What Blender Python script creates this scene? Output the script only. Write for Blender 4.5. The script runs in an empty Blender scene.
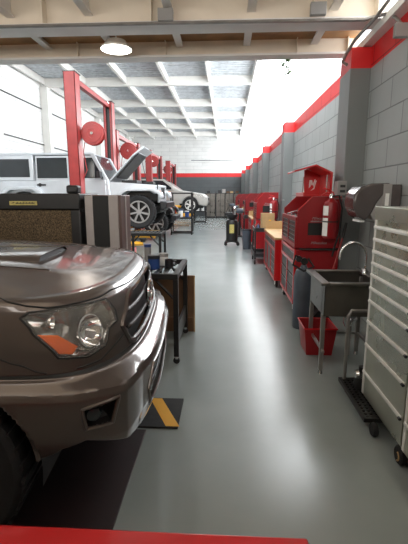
import bpy, bmesh, math, random
from math import sin, cos, pi, radians as R
from mathutils import Vector as V, Matrix
random.seed(7)
S = bpy.context.scene
C = S.collection
# ------------------------------------------------ camera, world, light, exposure
cd = bpy.data.cameras.new('camera'); cam = bpy.data.objects.new('camera', cd); C.objects.link(cam)
cam.location = (0, 0, 1.5); cam.rotation_euler = (R(90-10.83), 0, R(3.1))
cd.sensor_fit = 'VERTICAL'; cd.sensor_height = 24; cd.lens = 24*400/544; cd.clip_start = 0.02; cd.clip_end = 300
S.camera = cam
w = bpy.data.worlds.new('world'); S.world = w; w.use_nodes = True
bg = w.node_tree.nodes['Background']; bg.inputs[0].default_value = (0.93, 0.97, 1.0, 1); bg.inputs[1].default_value = 5.8
S.view_settings.view_transform = 'Standard'; S.view_settings.look = 'None'
S.view_settings.gamma = 1; S.view_settings.exposure = 0.15
def area(name, loc, rot, sx, sy, e, col=(1, 1, 1)):
    l = bpy.data.lights.new(name, 'AREA'); l.shape = 'RECTANGLE'; l.size = sx; l.size_y = sy; l.energy = e; l.color = col
    o = bpy.data.objects.new(name, l); C.objects.link(o); o.location = loc; o.rotation_euler = rot; return o
# daylight entering the open strip above the right wall
area('daylight_opening', (1.9, 17, 4.3), (0, R(72), 0), 2.0, 22, 640, (0.95, 0.98, 1))

# added fill light under the mezzanine, tilted up, standing in for entrance daylight
area('mezzanine_fill', (-2.4, .2, 2.75), (R(112), 0, 0), 8.5, .8, 120, (1, .95, .88))

# ------------------------------------------------ materials
MATS = {}
def mat(name, col, rough=0.5, metal=0.0, noise=0.0, scale=6.0, bump=0.0, coat=0.0, alpha=None, emit=0.0, rvar=0.0, spec=0.5, col2=None, detail=4):
    if name in MATS: return MATS[name]
    m = bpy.data.materials.new(name); m.use_nodes = True; nt = m.node_tree; b = nt.nodes['Principled BSDF']
    b.inputs['Base Color'].default_value = (*col, 1); b.inputs['Roughness'].default_value = rough; b.inputs['Metallic'].default_value = metal
    b.inputs['Coat Weight'].default_value = coat; b.inputs['Coat Roughness'].default_value = 0.05
    b.inputs['Specular IOR Level'].default_value = spec
    if emit: b.inputs['Emission Color'].default_value = (*col, 1); b.inputs['Emission Strength'].default_value = emit
    if alpha is not None: b.inputs['Alpha'].default_value = alpha
    tc = nt.nodes.new('ShaderNodeTexCoord'); n = nt.nodes.new('ShaderNodeTexNoise'); n.inputs['Scale'].default_value = scale; n.inputs['Detail'].default_value = detail
    nt.links.new(tc.outputs['Object'], n.inputs['Vector'])
    if noise or col2:
        r = nt.nodes.new('ShaderNodeValToRGB'); r.color_ramp.elements[0].position = 0.35; r.color_ramp.elements[1].position = 0.65
        c2 = col2 if col2 else tuple(c*(1-noise) for c in col)
        r.color_ramp.elements[0].color = (*c2, 1); r.color_ramp.elements[1].color = (*col, 1)
        nt.links.new(n.outputs['Fac'], r.inputs['Fac']); nt.links.new(r.outputs['Color'], b.inputs['Base Color'])
    if rvar:
        mr = nt.nodes.new('ShaderNodeMapRange'); mr.inputs['To Min'].default_value = rough-rvar; mr.inputs['To Max'].default_value = rough+rvar
        mr.inputs['From Min'].default_value = .3; mr.inputs['From Max'].default_value = .7
        nt.links.new(n.outputs['Fac'], mr.inputs['Value']); nt.links.new(mr.outputs['Result'], b.inputs['Roughness'])
    if bump:
        bp = nt.nodes.new('ShaderNodeBump'); bp.inputs['Strength'].default_value = bump; bp.inputs['Distance'].default_value = 0.01
        nt.links.new(n.outputs['Fac'], bp.inputs['Height']); nt.links.new(bp.outputs['Normal'], b.inputs['Normal'])
    MATS[name] = m; return m

def block_wall(name, rows, axis='Y', bw=0.6, bh=0.3, msize=0.008, boff=0.5, mortar=0.45):
    """rows = [(z_top, colour)] painted bands from the floor up; courses of block under the paint"""
    m = bpy.data.materials.new(name); m.use_nodes = True; nt = m.node_tree; N = nt.nodes; L = nt.links; b = N['Principled BSDF']
    tc = N.new('ShaderNodeTexCoord'); sp = N.new('ShaderNodeSeparateXYZ'); cb = N.new('ShaderNodeCombineXYZ')
    L.new(tc.outputs['Object'], sp.inputs[0]); L.new(sp.outputs[axis], cb.inputs['X']); L.new(sp.outputs['Z'], cb.inputs['Y'])
    br = N.new('ShaderNodeTexBrick'); br.inputs['Scale'].default_value = 1; br.inputs['Brick Width'].default_value = bw; br.inputs['Row Height'].default_value = bh
    br.inputs['Mortar Size'].default_value = msize; br.inputs['Mortar Smooth'].default_value = .3; br.offset = boff
    br.inputs['Color1'].default_value = (1, 1, 1, 1); br.inputs['Color2'].default_value = (.90, .90, .90, 1); br.inputs['Mortar'].default_value = (mortar, mortar, mortar, 1)
    L.new(cb.outputs[0], br.inputs['Vector'])
    ramp = N.new('ShaderNodeValToRGB'); ramp.color_ramp.interpolation = 'CONSTANT'; zmax = 8.0
    mr = N.new('ShaderNodeMath'); mr.operation = 'DIVIDE'; mr.inputs[1].default_value = zmax; L.new(sp.outputs['Z'], mr.inputs[0]); L.new(mr.outputs[0], ramp.inputs['Fac'])
    z0 = 0
    for i, (zt, col) in enumerate(rows):
        e = ramp.color_ramp.elements[0] if i == 0 else ramp.color_ramp.elements.new(z0/zmax)
        e.color = (*col, 1); z0 = zt
    e = ramp.color_ramp.elements[-1]; e.position = .999; e.color = (*rows[-1][1], 1)
    nz = N.new('ShaderNodeTexNoise'); nz.inputs['Scale'].default_value = 2.2; nz.inputs['Detail'].default_value = 6; L.new(tc.outputs['Object'], nz.inputs['Vector'])
    mr2 = N.new('ShaderNodeMapRange'); mr2.inputs['To Min'].default_value = .86; mr2.inputs['To Max'].default_value = 1.1; L.new(nz.outputs['Fac'], mr2.inputs['Value'])
    m1 = N.new('ShaderNodeMix'); m1.data_type = 'RGBA'; m1.blend_type = 'MULTIPLY'; m1.inputs['Factor'].default_value = 1
    L.new(ramp.outputs['Color'], m1.inputs['A']); L.new(br.outputs['Color'], m1.inputs['B'])
    m2 = N.new('ShaderNodeVectorMath'); m2.operation = 'SCALE'; L.new(m1.outputs['Result'], m2.inputs[0]); L.new(mr2.outputs[0], m2.inputs['Scale'])
    L.new(m2.outputs[0], b.inputs['Base Color'])
    bp = N.new('ShaderNodeBump'); bp.inputs['Strength'].default_value = .5; bp.inputs['Distance'].default_value = .01; L.new(br.outputs['Fac'], bp.inputs['Height']); bp.invert = True
    L.new(bp.outputs['Normal'], b.inputs['Normal']); b.inputs['Roughness'].default_value = .45
    return m

RED = (0.72, 0.018, 0.02)
M = dict(
 white=mat('white_paint', (.80, .79, .75), .5, noise=.06, scale=3),
 beige=mat('beige_paint', (.84, .74, .61), .55, noise=.1, scale=2.5),
 flange=mat('flange_paint', (.78, .75, .72), .45, noise=.08, scale=3),
 galv=mat('galvanised', (.62, .66, .70), .4, .4, noise=.25, scale=8),
 board=mat('ceiling_board', (.42, .22, .09), .6, noise=.35, scale=5),
 grey=mat('grey_paint', (.22, .24, .24), .4, noise=.1, scale=4),
 red=mat('red_enamel', (.62, .012, .015), .28, coat=.4, noise=.12, scale=3),
 darkred=mat('red_powder', (.30, .008, .012), .35, noise=.15, scale=5),
 liftred=mat('lift_red', (.34, .032, .03), .38, noise=.2, scale=5),
 black=mat('black_steel', (.015, .014, .014), .4, noise=.3, scale=8),
 rubber=mat('rubber', (.012, .012, .013), .75, noise=.3, scale=20, bump=.2),
 plastic=mat('black_plastic', (.02, .02, .022), .35, noise=.2),
 drawer=mat('drawer_grey', (.045, .038, .038), .4, .2, noise=.2),
 chrome=mat('chrome', (.75, .75, .75), .12, 1.0),
 alu=mat('aluminium_rail', (.86, .85, .80), .32, .35, noise=.08, scale=12),
 steel=mat('stainless', (.52, .53, .44), .30, .85, noise=.25, scale=2.2, rvar=.1),
 sinksteel=mat('sink_steel', (.20, .185, .165), .33, .9, noise=.25, scale=4, rvar=.08),
 wood=mat('bench_wood', (.62, .38, .16), .5, noise=.2, scale=9),
 ply=mat('plywood', (.17, .085, .04), .6, noise=.35, scale=6),
 carton=mat('cardboard', (.50, .32, .15), .8, noise=.15, scale=6),
 glass=mat('dark_glass', (.02, .026, .03), .08, 0, coat=.15, noise=.1),
 clearglass=mat('lens_glass', (.9, .9, .88), .03, 0, alpha=.09, coat=.25),
 amber=mat('amber_lens', (.80, .13, .005), .2, coat=.8, noise=.2, scale=20),
 yellow=mat('yellow_paint', (.85, .42, .02), .4, noise=.12),
 label=mat('label_white', (.85, .85, .83), .5, noise=.04),
 labely=mat('label_yellow', (.62, .52, .16), .5, noise=.35, scale=40),
 blue=mat('blue_paint', (.02, .06, .22), .4, noise=.2),
 green=mat('leaf_green', (.12, .24, .06), .6, noise=.4, scale=20),
 screen=mat('dark_recess', (.008, .008, .008), .6, noise=.2),
 gunmetal=mat('tank_grey', (.07, .085, .11), .4, noise=.25, scale=7),
 dispenser=mat('smoked_plastic', (.085, .070, .068), .22, 0, coat=.6, noise=.2),
 dispgrey=mat('grey_plastic', (.30, .29, .28), .3, noise=.1),
 lamp=mat('lamp_face', (1, .98, .94), .5, emit=9),
 greytext=mat('grey_print', (.35, .30, .30), .5, noise=.1),
 tube=mat('brushed_tube', (.38, .36, .34), .35, .8, noise=.2),
 silvercar=mat('silver_paint', (.62, .655, .69), .3, .35, coat=.6, noise=.05),
 tancar=mat('champagne_paint', (.50, .49, .46), .3, .4, coat=.6, noise=.05),
 darkcar=mat('dark_car_paint', (.02, .02, .022), .3, .2, coat=.6, noise=.1),
 truck=mat('truck_paint', (.095, .074, .066), .30, .5, coat=1.0, noise=.06, scale=1.5),
 honey=mat('pad_brown', (.20, .14, .075), .9, col2=(.03, .02, .012), scale=110, bump=1.0, detail=2),
 coltan=mat('column_grey', (.40, .36, .345), .45, noise=.12, scale=5),
 colbrown=mat('column_brown', (.12, .07, .06), .45, noise=.2, scale=5),
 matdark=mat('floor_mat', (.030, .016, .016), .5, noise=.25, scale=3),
)

# ------------------------------------------------ mesh helpers
class MB:
    def __init__(s): s.bm = bmesh.new(); s.mi = 0
    def face(s, vs):
        try: f = s.bm.faces.new(vs); f.material_index = s.mi; return f
        except ValueError: return None
    def box(s, x0, x1, y0, y1, z0, z1, M4=None):
        p = [V((x, y, z)) for z in (z0, z1) for y in (y0, y1) for x in (x0, x1)]
        if M4: p = [M4 @ q for q in p]
        v = [s.bm.verts.new(q) for q in p]
        for f in ((0, 2, 3, 1), (4, 5, 7, 6), (0, 1, 5, 4), (2, 6, 7, 3), (0, 4, 6, 2), (1, 3, 7, 5)): s.face([v[i] for i in f])
        return s
    def tube(s, pts, r, n=10, cap=True, closed=False):
        pts = [V(p) for p in pts]; rr = r if isinstance(r, (list, tuple)) else [r]*len(pts); rings = []
        up = None
        for i, p in enumerate(pts):
            a = pts[i-1] if (i > 0 or closed) else p; b = pts[(i+1) % len(pts)] if (i < len(pts)-1 or closed) else p
            d = (b-a).normalized()
            if up is None:
                up = V((0, 0, 1)) if abs(d.z) < .9 else V((1, 0, 0))
            e1 = (up - d*up.dot(d))
            if e1.length < 1e-5: e1 = d.orthogonal()
            e1.normalize(); e2 = d.cross(e1); up = e1
            rings.append([s.bm.verts.new(p+(e1*cos(2*pi*k/n)+e2*sin(2*pi*k/n))*rr[i]) for k in range(n)])
        m = len(rings)
        for i in range(m if closed else m-1):
            A, B = rings[i], rings[(i+1) % m]
            for k in range(n): s.face([A[k], A[(k+1) % n], B[(k+1) % n], B[k]])
        if cap and not closed: s.face(rings[0][::-1]); s.face(rings[-1])
        return s
    def lathe(s, prof, org=(0, 0, 0), axis='Z', n=28, cap=True):
        o = V(org); rings = []
        for (r, h) in prof:
            ring = []
            for k in range(n):
                a = 2*pi*k/n; c, d = r*cos(a), r*sin(a)
                q = {'Z': V((c, d, h)), 'Y': V((c, h, d)), 'X': V((h, c, d))}[axis]
                ring.append(s.bm.verts.new(o+q))
            rings.append(ring)
        for A, B in zip(rings, rings[1:]):
            for k in range(n): s.face([A[k], A[(k+1) % n], B[(k+1) % n], B[k]])
        if cap: s.face(rings[0][::-1]); s.face(rings[-1])
        return s
    def prism(s, pts, a0, a1, axis='Y', M4=None, top=None):
        """extrude a 2D outline: axis Y uses (x,z), axis X uses (y,z), axis Z uses (x,y)"""
        def q(p, a): return {'Y': V((p[0], a, p[1])), 'X': V((a, p[0], p[1])), 'Z': V((p[0], p[1], a))}[axis]
        A = [q(p, a0) for p in pts]; B = [q(p, a1) for p in (top or pts)]
        if M4: A = [M4 @ p for p in A]; B = [M4 @ p for p in B]
        A = [s.bm.verts.new(p) for p in A]; B = [s.bm.verts.new(p) for p in B]; n = len(pts)
        s.face(A[::-1]); s.face(B)
        for i in range(n): s.face([A[i], A[(i+1) % n], B[(i+1) % n], B[i]])
        return s
    def grid(s, fn, nu, nv, keep=None):
        g = [[s.bm.verts.new(fn(i/nu, j/nv)) for j in range(nv+1)] for i in range(nu+1)]
        for i in range(nu):
            for j in range(nv):
                if keep and not keep((i+.5)/nu, (j+.5)/nv): continue
                s.face([g[i][j], g[i+1][j], g[i+1][j+1], g[i][j+1]])
        return s
    def build(s, name, m, parent=None, bevel=0, smooth=True, subsurf=0, solid=0, loc=None):
        lone = [v for v in s.bm.verts if not v.link_faces]
        bmesh.ops.delete(s.bm, geom=lone, context='VERTS')
        bmesh.ops.recalc_face_normals(s.bm, faces=s.bm.faces)
        me = bpy.data.meshes.new(name); s.bm.to_mesh(me); s.bm.free()
        for k in (m if isinstance(m, (list, tuple)) else [m]): me.materials.append(M[k] if isinstance(k, str) else k)
        if smooth:
            me.shade_smooth(); me.set_sharp_from_angle(angle=R(35))
        o = bpy.data.objects.new(name, me); C.objects.link(o)
        if parent: o.parent = parent
        if loc: o.location = loc
        if solid:
            d = o.modifiers.new('s', 'SOLIDIFY'); d.thickness = solid; d.offset = -1
        if bevel:
            b = o.modifiers.new('b', 'BEVEL'); b.width = bevel; b.segments = 2; b.limit_method = 'ANGLE'; b.angle_limit = R(40)
        if subsurf:
            b = o.modifiers.new('ss', 'SUBSURF'); b.levels = subsurf; b.render_levels = subsurf
        return o
def box(name, m, x0, x1, y0, y1, z0, z1, parent=None, bevel=0, M4=None): return MB().box(x0, x1, y0, y1, z0, z1, M4).build(name, m, parent, bevel, smooth=bool(bevel))
def struct(o, label=None):
    o['kind'] = 'structure'
    if label: o['label'] = label
    return o
def tag(o, label, cat, group=None, kind=None):
    o['label'] = label; o['category'] = cat
    if group: o['group'] = group
    if kind: o['kind'] = kind
    return o
def thing(name, label, cat, loc=(0, 0, 0), rz=0, group=None):
    o = bpy.data.objects.new(name, None); C.objects.link(o); o.location = loc; o.rotation_euler = (0, 0, rz); o.empty_display_size = .1
    return tag(o, label, cat, group)
def kids(o): return [c for c in bpy.data.objects if c.parent == o]
def dup(root, loc, label, rz=None, group=None):
    def cp(o, par):
        c = o.copy(); C.objects.link(c); c.parent = par
        for ch in kids(o): cp(ch, c)
        return c
    r = cp(root, None); r.location = loc
    if rz is not None: r.rotation_euler = (0, 0, rz)
    r['label'] = label
    if group: r['group'] = group
    return r
def rot(axis, ang, org):
    return Matrix.Translation(V(org)) @ Matrix.Rotation(ang, 4, axis) @ Matrix.Translation(-V(org))
def text(body, size, m, parent, loc, rotm, name='lettering', ext=.001, shear=0):
    cu = bpy.data.curves.new(name, 'FONT'); cu.body = body; cu.size = size; cu.extrude = ext; cu.align_x = 'CENTER'; cu.align_y = 'CENTER'; cu.shear = shear
    t = bpy.data.objects.new('tmp', cu); C.objects.link(t); bpy.context.view_layer.update()
    me = bpy.data.meshes.new_from_object(t); bpy.data.objects.remove(t)
    me.materials.clear(); me.materials.append(M[m])
    o = bpy.data.objects.new(name, me); C.objects.link(o); o.parent = parent; o.location = loc; o.rotation_euler = rotm; return o

# ------------------------------------------------ the hall
def floor_mat():
    m = bpy.data.materials.new('epoxy_floor'); m.use_nodes = True; nt = m.node_tree; N = nt.nodes; L = nt.links; b = N['Principled BSDF']
    tc = N.new('ShaderNodeTexCoord'); n1 = N.new('ShaderNodeTexNoise'); n1.inputs['Scale'].default_value = .9; n1.inputs['Detail'].default_value = 7; n1.inputs['Roughness'].default_value = .6
    L.new(tc.outputs['Object'], n1.inputs['Vector'])
    r = N.new('ShaderNodeValToRGB'); r.color_ramp.elements[0].position = .3; r.color_ramp.elements[1].position = .7
    r.color_ramp.elements[0].color = (.235, .265, .262, 1); r.color_ramp.elements[1].color = (.285, .315, .31, 1)
    L.new(n1.outputs['Fac'], r.inputs['Fac']); L.new(r.outputs['Color'], b.inputs['Base Color'])
    n2 = N.new('ShaderNodeTexNoise'); n2.inputs['Scale'].default_value = 3; n2.inputs['Detail'].default_value = 8; L.new(tc.outputs['Object'], n2.inputs['Vector'])
    mr = N.new('ShaderNodeMapRange'); mr.inputs['To Min'].default_value = .20; mr.inputs['To Max'].default_value = .26; L.new(n2.outputs['Fac'], mr.inputs['Value']); L.new(mr.outputs[0], b.inputs['Roughness'])
    return m
struct(box('floor', floor_mat(), -7.2, 2.2, -2.5, 31, -.1, 0))
m_right = block_wall('painted_block', [(2.94, (.38, .41, .41)), (3.20, RED), (8, (.80, .79, .76))])
m_pillar = block_wall('painted_pillar', [(2.94, (.185, .20, .20)), (3.20, RED), (8, (.80, .79, .76))], bw=50, bh=50)
m_back = block_wall('painted_back', [(2.84, (.085, .095, .10)), (3.10, RED), (8, (.80, .80, .78))], axis='X', bw=1.2, bh=.26, mortar=.6)
m_left = block_wall('white_siding', [(8, (.84, .84, .83))], axis='Y', bw=60, bh=.27, msize=.006, mortar=.62)
WX = lambda y: 1.775-.0175*y
# right wall, turned slightly to the aisle
MB().prism([(WX(-2.5), -2.5), (WX(-2.5)+.2, -2.5), (WX(30.5)+.2, 30.5), (WX(30.5), 30.5)], 0, 3.24, axis='Z').build('wall_right', m_right, smooth=False)['kind'] = 'structure'
for py in (5.16, 10.02, 14.68, 18.94, 23.87, 28.1):
    x1 = WX(py)+.02; struct(box('pillar', m_pillar, WX(py)-.235, x1, py, py+.45, 0, 3.2, bevel=.006))
for py in (10.02, 14.68, 18.94, 23.87, 28.1):
    struct(box('roof_post', 'white', WX(py)-.16, WX(py)-.02, py+.1, py+.3, 3.2, 5.78))
struct(box('wall_back', m_back, -7.2, 1.5, 30.5, 30.7, 0, 5.9))
struct(box('wall_left', m_left, -7.2, -7.0, -2.5, 30.5, 0, 5.9))
struct(box('wall_front', 'beige', -7.2, 2.2, -2.7, -2.5, 0, 3.7))
for py in (8.2, 12.0, 15.6, 19.1, 22.0, 25.3, 28.5):
    struct(box('wall_post', 'white', -6.99, -6.72, py, py+.3, 0, 5.5))
for zz in (1.9, 3.4, 4.7):
    struct(MB().tube([(-6.97, 6, zz), (-6.97, 30, zz)], .02, 6).build('trim_4', 'plastic'))
# conduit on the back wall
struct(MB().tube([(-2.6, 30.47, 4.05), (.5, 30.47, 4.05), (.62, 30.44, 4.2)], .03, 6).build('trim_5', 'grey'))
# roof: corrugated deck, cross beams and purlins
b = MB(); y = 6.0; k = 0; prev = None
while y < 30.5:
    z = 5.80 + (.035 if (k % 4) in (1, 2) else 0)
    cur = (b.bm.verts.new((-7.1, y, z)), b.bm.verts.new((1.0, y, z)))
    if prev: b.face([prev[0], prev[1], cur[1], cur[0]])
    prev = cur; y += .03 if k % 2 == 0 else .09; k += 1
struct(b.build('ceiling', 'galv', smooth=False, solid=.004))
for py in (8.4, 12.1, 15.6, 19.1, 22.0, 25.3, 28.5):
    m_ = MB(); m_.box(-7.0, 1.05, py+.06, py+.1, 5.5, 5.79); m_.box(-7.0, 1.05, py, py+.16, 5.48, 5.51)
    struct(m_.build('roof_beam', 'white', smooth=False))
    struct(MB().prism([(1.05, 5.5), (1.05, 5.79), (WX(py)-.1, 5.79), (1.2, 5.7)], py+.05, py+.11).build('roof_bracket', 'white', smooth=False))
for px in (-6.85, -5.3, -3.75, -2.2, -.65):
    struct(box('purlin', 'white', px-.045, px+.045, 6, 30.4, 5.56, 5.79))
struct(box('edge_beam', 'white', .9, 1.04, 6, 30.4, 5.50, 5.79))
# mezzanine over the entrance: beams with web and flange, joists, boards
def ibeam(y0, y1):
    m_ = MB(); ym = (y0+y1)/2
    m_.mi = 1; m_.box(-7, 1.72, y0, y1, 3.29, 3.315); m_.mi = 0; m_.box(-7, 1.72, ym-.006, ym+.006, 3.31, 3.66); m_.mi = 1; m_.box(-7, 1.72, y0, y1, 3.655, 3.68)
    m_.mi = 0
    for x in (-5.2, -3.6, -2.0, -.82, .9, 1.55): m_.box(x-.006, x+.006, y0+.02, y1-.02, 3.31, 3.66)
    return struct(m_.build('mezzanine_beam', ['beige', 'flange'], smooth=False))
ibeam(4.62, 4.92); ibeam(5.66, 5.86); ibeam(1.6, 1.85)
for x in (-5.9, -5.0, -4.15, -3.28, -2.4, -1.52, -.63, .25, 1.12):
    m_ = MB()
    for (ya, yb) in ((1.85, 4.76), (4.78, 5.74)):
        m_.box(x-.045, x+.045, ya, yb, 3.43, 3.45); m_.box(x-.008, x+.008, ya, yb, 3.44, 3.66)
    struct(m_.build('joist', 'flange', smooth=False))
struct(box('mezzanine_floor', 'board', -7, 1.68, 4.94, 5.74, 3.50, 3.54))
struct(box('mezzanine_soffit', 'beige', -7, 1.75, -2.5, 4.74, 3.685, 3.73))
struct(box('wall_cap', 'white', 1.58, 1.9, -2.5, 5.66, 3.21, 3.29))

# ------------------------------------------------ conduits, boxes, ceiling lamp
def conduit(pts, r, label, boxes=()):
    t = thing('conduit', label, 'conduit', pts[0])
    o = V(pts[0]); MB().tube([V(p)-o for p in pts], r, 10).build('pipe', 'tube', t)
    for p in boxes: MB().box(p[0]-.08-o.x, p[0]+.08-o.x, p[1]-.03-o.y, p[1]+.03-o.y, p[2]-.06-o.z, p[2]+.06-o.z).build('junction_box', 'dispgrey', t, .006)
    m_ = MB()
    return t
conduit([(-5, 4.595, 3.285), (-.5, 4.595, 3.28), (1.40, 4.595, 3.27), (1.55, 4.57, 3.30), (1.61, 4.48, 3.28), (1.62, 4.30, 3.15), (1.62, 4.18, 3.05)], .018, 'long horizontal metal conduit clipped along the beige ceiling beam', [(-.65, 4.575, 3.35), (.92, 4.575, 3.37), (1.62, 4.15, 3.00)])
conduit([(1.60, 4.10, 3.68), (1.53, 4.30, 3.33), (1.47, 4.45, 3.24), (1.375, 4.8, 3.15), (1.345, 5.0, 3.08), (1.34, 5.12, 3.03), (1.40, 5.14, 3.0)], .018, 'bent metal conduit slanting from ceiling down to the red topped pillar')
t = thing('ceiling_lamp', 'round white glowing ceiling lamp under beige mezzanine beams', 'lamp', (-1.38, 5.34, 3.28))
MB().lathe([(.0, .10), (.12, .10), (.15, .05), (.19, .02), (.19, .0)], n=40, cap=False).build('housing', 'white', t)
MB().lathe([(.0, .0), (.18, .0)], n=40, cap=False).build('diffuser', 'lamp', t)
MB().tube([(0, 0, .1), (0, 0, .34)], .012, 8).build('stem', 'white', t)
l = bpy.data.lights.new('lamp_light', 'AREA'); l.shape = 'DISK'; l.size = .4; l.energy = 25; l.color = (1, .93, .82)
lo = bpy.data.objects.new('lamp_light', l); C.objects.link(lo); lo.parent = t; lo.location = (0, 0, -.01)
# hanging vine
b = MB(); pts = []
for i in range(14):
    a = i/13; pts.append((.02-.09*a+.05*sin(a*9), .0, -.30*a))
b.tube(pts, .005, 6)
for i in range(60):
    a = random.random(); c = V((.02-.09*a+.05*sin(a*9), 0, -.34*a)); d = V((random.uniform(-1, 1), random.uniform(-1, 1), random.uniform(-1, .3))).normalized()*.065; e = d.orthogonal().normalized()*.024
    vs = [b.bm.verts.new(p) for p in (c, c+d*.5+e, c+d, c+d*.5-e)]; b.face(vs)
tag(b.build('hanging_vine', 'green', loc=(.83, 5.875, 3.44)), 'green trailing vine hanging against bright sky below ceiling beam', 'plant')
# ------------------------------------------------ vehicles: wheels
def wheel(parent, x, y, z, r, wd, spokes=5, side=-1, rimm='alu', name='wheel', rr=.66, dbl=True):
    t = MB(); h = wd/2
    prof = [(r*rr, -h*.8), (r*.80, -h), (r*.93, -h), (r*.99, -h*.8), (r, -h*.4), (r, h*.4), (r*.99, h*.8), (r*.93, h), (r*.8, h), (r*rr, h*.8)]
    t.lathe(prof, axis='Y', n=40, cap=False)
    nb = 34
    for k in range(nb):
        a = 2*pi*k/nb
        M4 = Matrix.Rotation(a, 4, 'Y')
        t.box(-r*.03, r*.03, -h*.92, h*.92, r*.985, r*1.02, M4)
    o = t.build(name, 'rubber', parent, loc=(x, y, z))
    b = MB(); f = side*h
    b.mi = 1; b.lathe([(r*rr*1.01, f*.8), (r*rr*.9, f*.1), (0.01, f*.05)], axis='Y', n=36, cap=False)
    b.mi = 0; b.lathe([(r*rr*1.02, f*.78), (r*rr*1.02, f*.95), (r*rr*.93, f*.95), (r*rr*.90, f*.7)], axis='Y', n=36, cap=False)
    b.lathe([(.001, f*.92), (r*.14, f*.9), (r*.16, f*.3)], axis='Y', n=20, cap=False)
    for k in range(spokes):
        for dd in ((-.16, .16) if dbl else (0,)):
            M4 = Matrix.Rotation(2*pi*k/spokes, 4, 'Y') @ Matrix.Rotation(dd, 4, 'Y')
            b.prism([(-r*.045, 0), (r*.045, 0), (r*.06, r*rr*.96), (-r*.06, r*rr*.96)], f*.55, f*.88, 'Y', M4)
    b.build('rim', [rimm, 'black'], o)
    return o
def arc(cx, cz, r, a0, a1, n=12): return [(cx+r*cos(R(a0+(a1-a0)*i/n)), cz+r*sin(R(a0+(a1-a0)*i/n))) for i in range(n+1)]

# ------------------------------------------------ the grey pickup in the foreground
n_ = 3.0
TAB = [(.36, -.06, .85, .38), (.42, -.025, .89, .40), (.52, .0, .92, .42), (.62, .005, .935, .43), (.715, .01, .945, .43), (.745, .0, .94, .43), (.775, -.055, .895, .43), (.80, -.075, .885, .44), (.90, -.080, .885, .46), (1.0, -.10, .88, .50), (1.05, -.125, .875, .53), (1.085, -.165, .86, .56), (1.10, -.20, .84, .58)]
def tab(z):
    z = min(max(z, TAB[0][0]), TAB[-1][0])
    for a, b_ in zip(TAB, TAB[1:]):
        if z <= b_[0]:
            k = (z-a[0])/(b_[0]-a[0]); return [a[i]+(b_[i]-a[i])*k for i in (1, 2, 3)]
def surf(s, z):
    uf, w_, A = tab(z); sg = 1 if s >= 0 else -1; q = abs(s)
    if q <= 1:
        ph = q*pi/2; return V((uf-A*(1-max(cos(ph), 0)**(2/n_)), sg*w_*sin(ph)**(2/n_), z))
    return V((uf-A-(q-1)*1.5, sg*w_, z))
_surf = surf
def surf(s, z):
    p = _surf(s, z); k = max(0, 1-abs(abs(s)-.60)/.20)*min(1, max(0, (.775-z)/.03))
    return p+V((.028*k, .018*k*(1 if s > 0 else -1), 0))
def so(s, z, off=0):
    p = surf(s, z); a = surf(s+.01, z)-surf(s-.01, z); c = surf(s, z+.01)-surf(s, z-.01); n = a.cross(c)
    n = n.normalized() if n.length > 1e-9 else V((1, 0, 0))
    return p+n*off*(1 if n.dot(V((p.x+1.5, p.y, 0))) > 0 else -1)
def inpoly(x, y, P):
    c = False; j = len(P)-1
    for i in range(len(P)):
        if (P[i][1] > y) != (P[j][1] > y) and x < (P[j][0]-P[i][0])*(y-P[i][1])/(P[j][1]-P[i][1])+P[i][0]: c = not c
        j = i
    return c
def patch(poly, offs, name, m, parent, sg=-1, sub=6):
    """poly in (|s|, z); offs = [(scale, offset)] rings toward the centre"""
    pts = []
    for i in range(len(poly)):
        a, c = poly[i], poly[(i+1) % len(poly)]
        for k in range(sub): pts.append((a[0]+(c[0]-a[0])*k/sub, a[1]+(c[1]-a[1])*k/sub))
    cx = sum(p[0] for p in pts)/len(pts); cz = sum(p[1] for p in pts)/len(pts)
    b = MB(); rings = []
    for (sc, of) in offs: rings.append([b.bm.verts.new(so(sg*(cx+(p[0]-cx)*sc), cz+(p[1]-cz)*sc, of)) for p in pts])
    for A, B in zip(rings, rings[1:]):
        for k in range(len(pts)): b.face([A[k], A[(k+1) % len(pts)], B[(k+1) % len(pts)], B[k]])
    b.face(rings[-1])
    return b.build(name, m, parent)
HL = [(.43, 1.05), (.415, 1.0), (.42, .95), (.50, .935), (.56, .87), (.68, .85), (.84, .868), (.90, .97), (.90, 1.035), (.85, 1.052), (.70, 1.056)]
AM = [(.835, .88), (.89, .965), (.80, .957), (.72, .90), (.76, .87)]
GR = [(.0, 1.04), (.20, 1.035), (.27, 1.01), (.395, .915), (.335, .825), (.29, .81), (.0, .805)]
FOG = [(.65, .70), (.69, .585), (.83, .58), (.845, .675)]
INT = [(.0, .69), (.26, .69), (.33, .59), (.30, .50), (.0, .49)]
def hood(u, v):
    uf, w_, A = tab(1.10); q = min(abs(v)/w_, 1)
    fr = uf-A*(1-(1-q**n_)**(1/n_)); d = max(fr-u, 0)
    rise = .055*(1-math.exp(-d/.30))+.03*min(d, 1.2)
    z = 1.10+rise*(1-q**5)
    e = 1/(1+math.exp((abs(v)-.50+.03*u)*26)); z += .018*e*(1-math.exp(-d/.2))
    return z
truck = thing('pickup_truck', 'large grey brown pickup truck with hood scoop in the foreground', 'pickup truck', (-.38, 2.35, 0), R(5))
t = truck
wc = (-.90, .40); wr = .455
def keepwheel(p): return not (abs(p.y) > .6 and (p.x-wc[0])**2+(p.z-wc[1])**2 < wr*wr)
def zbot(s):
    q = abs(s); T = [(0, .385), (.25, .39), (.46, .44), (.84, .53), (.95, .50), (1.02, .44), (3, .44)]
    for a, b_ in zip(T, T[1:]):
        if q <= b_[0]: return a[1]+(b_[1]-a[1])*(q-a[0])/(b_[0]-a[0])
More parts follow.
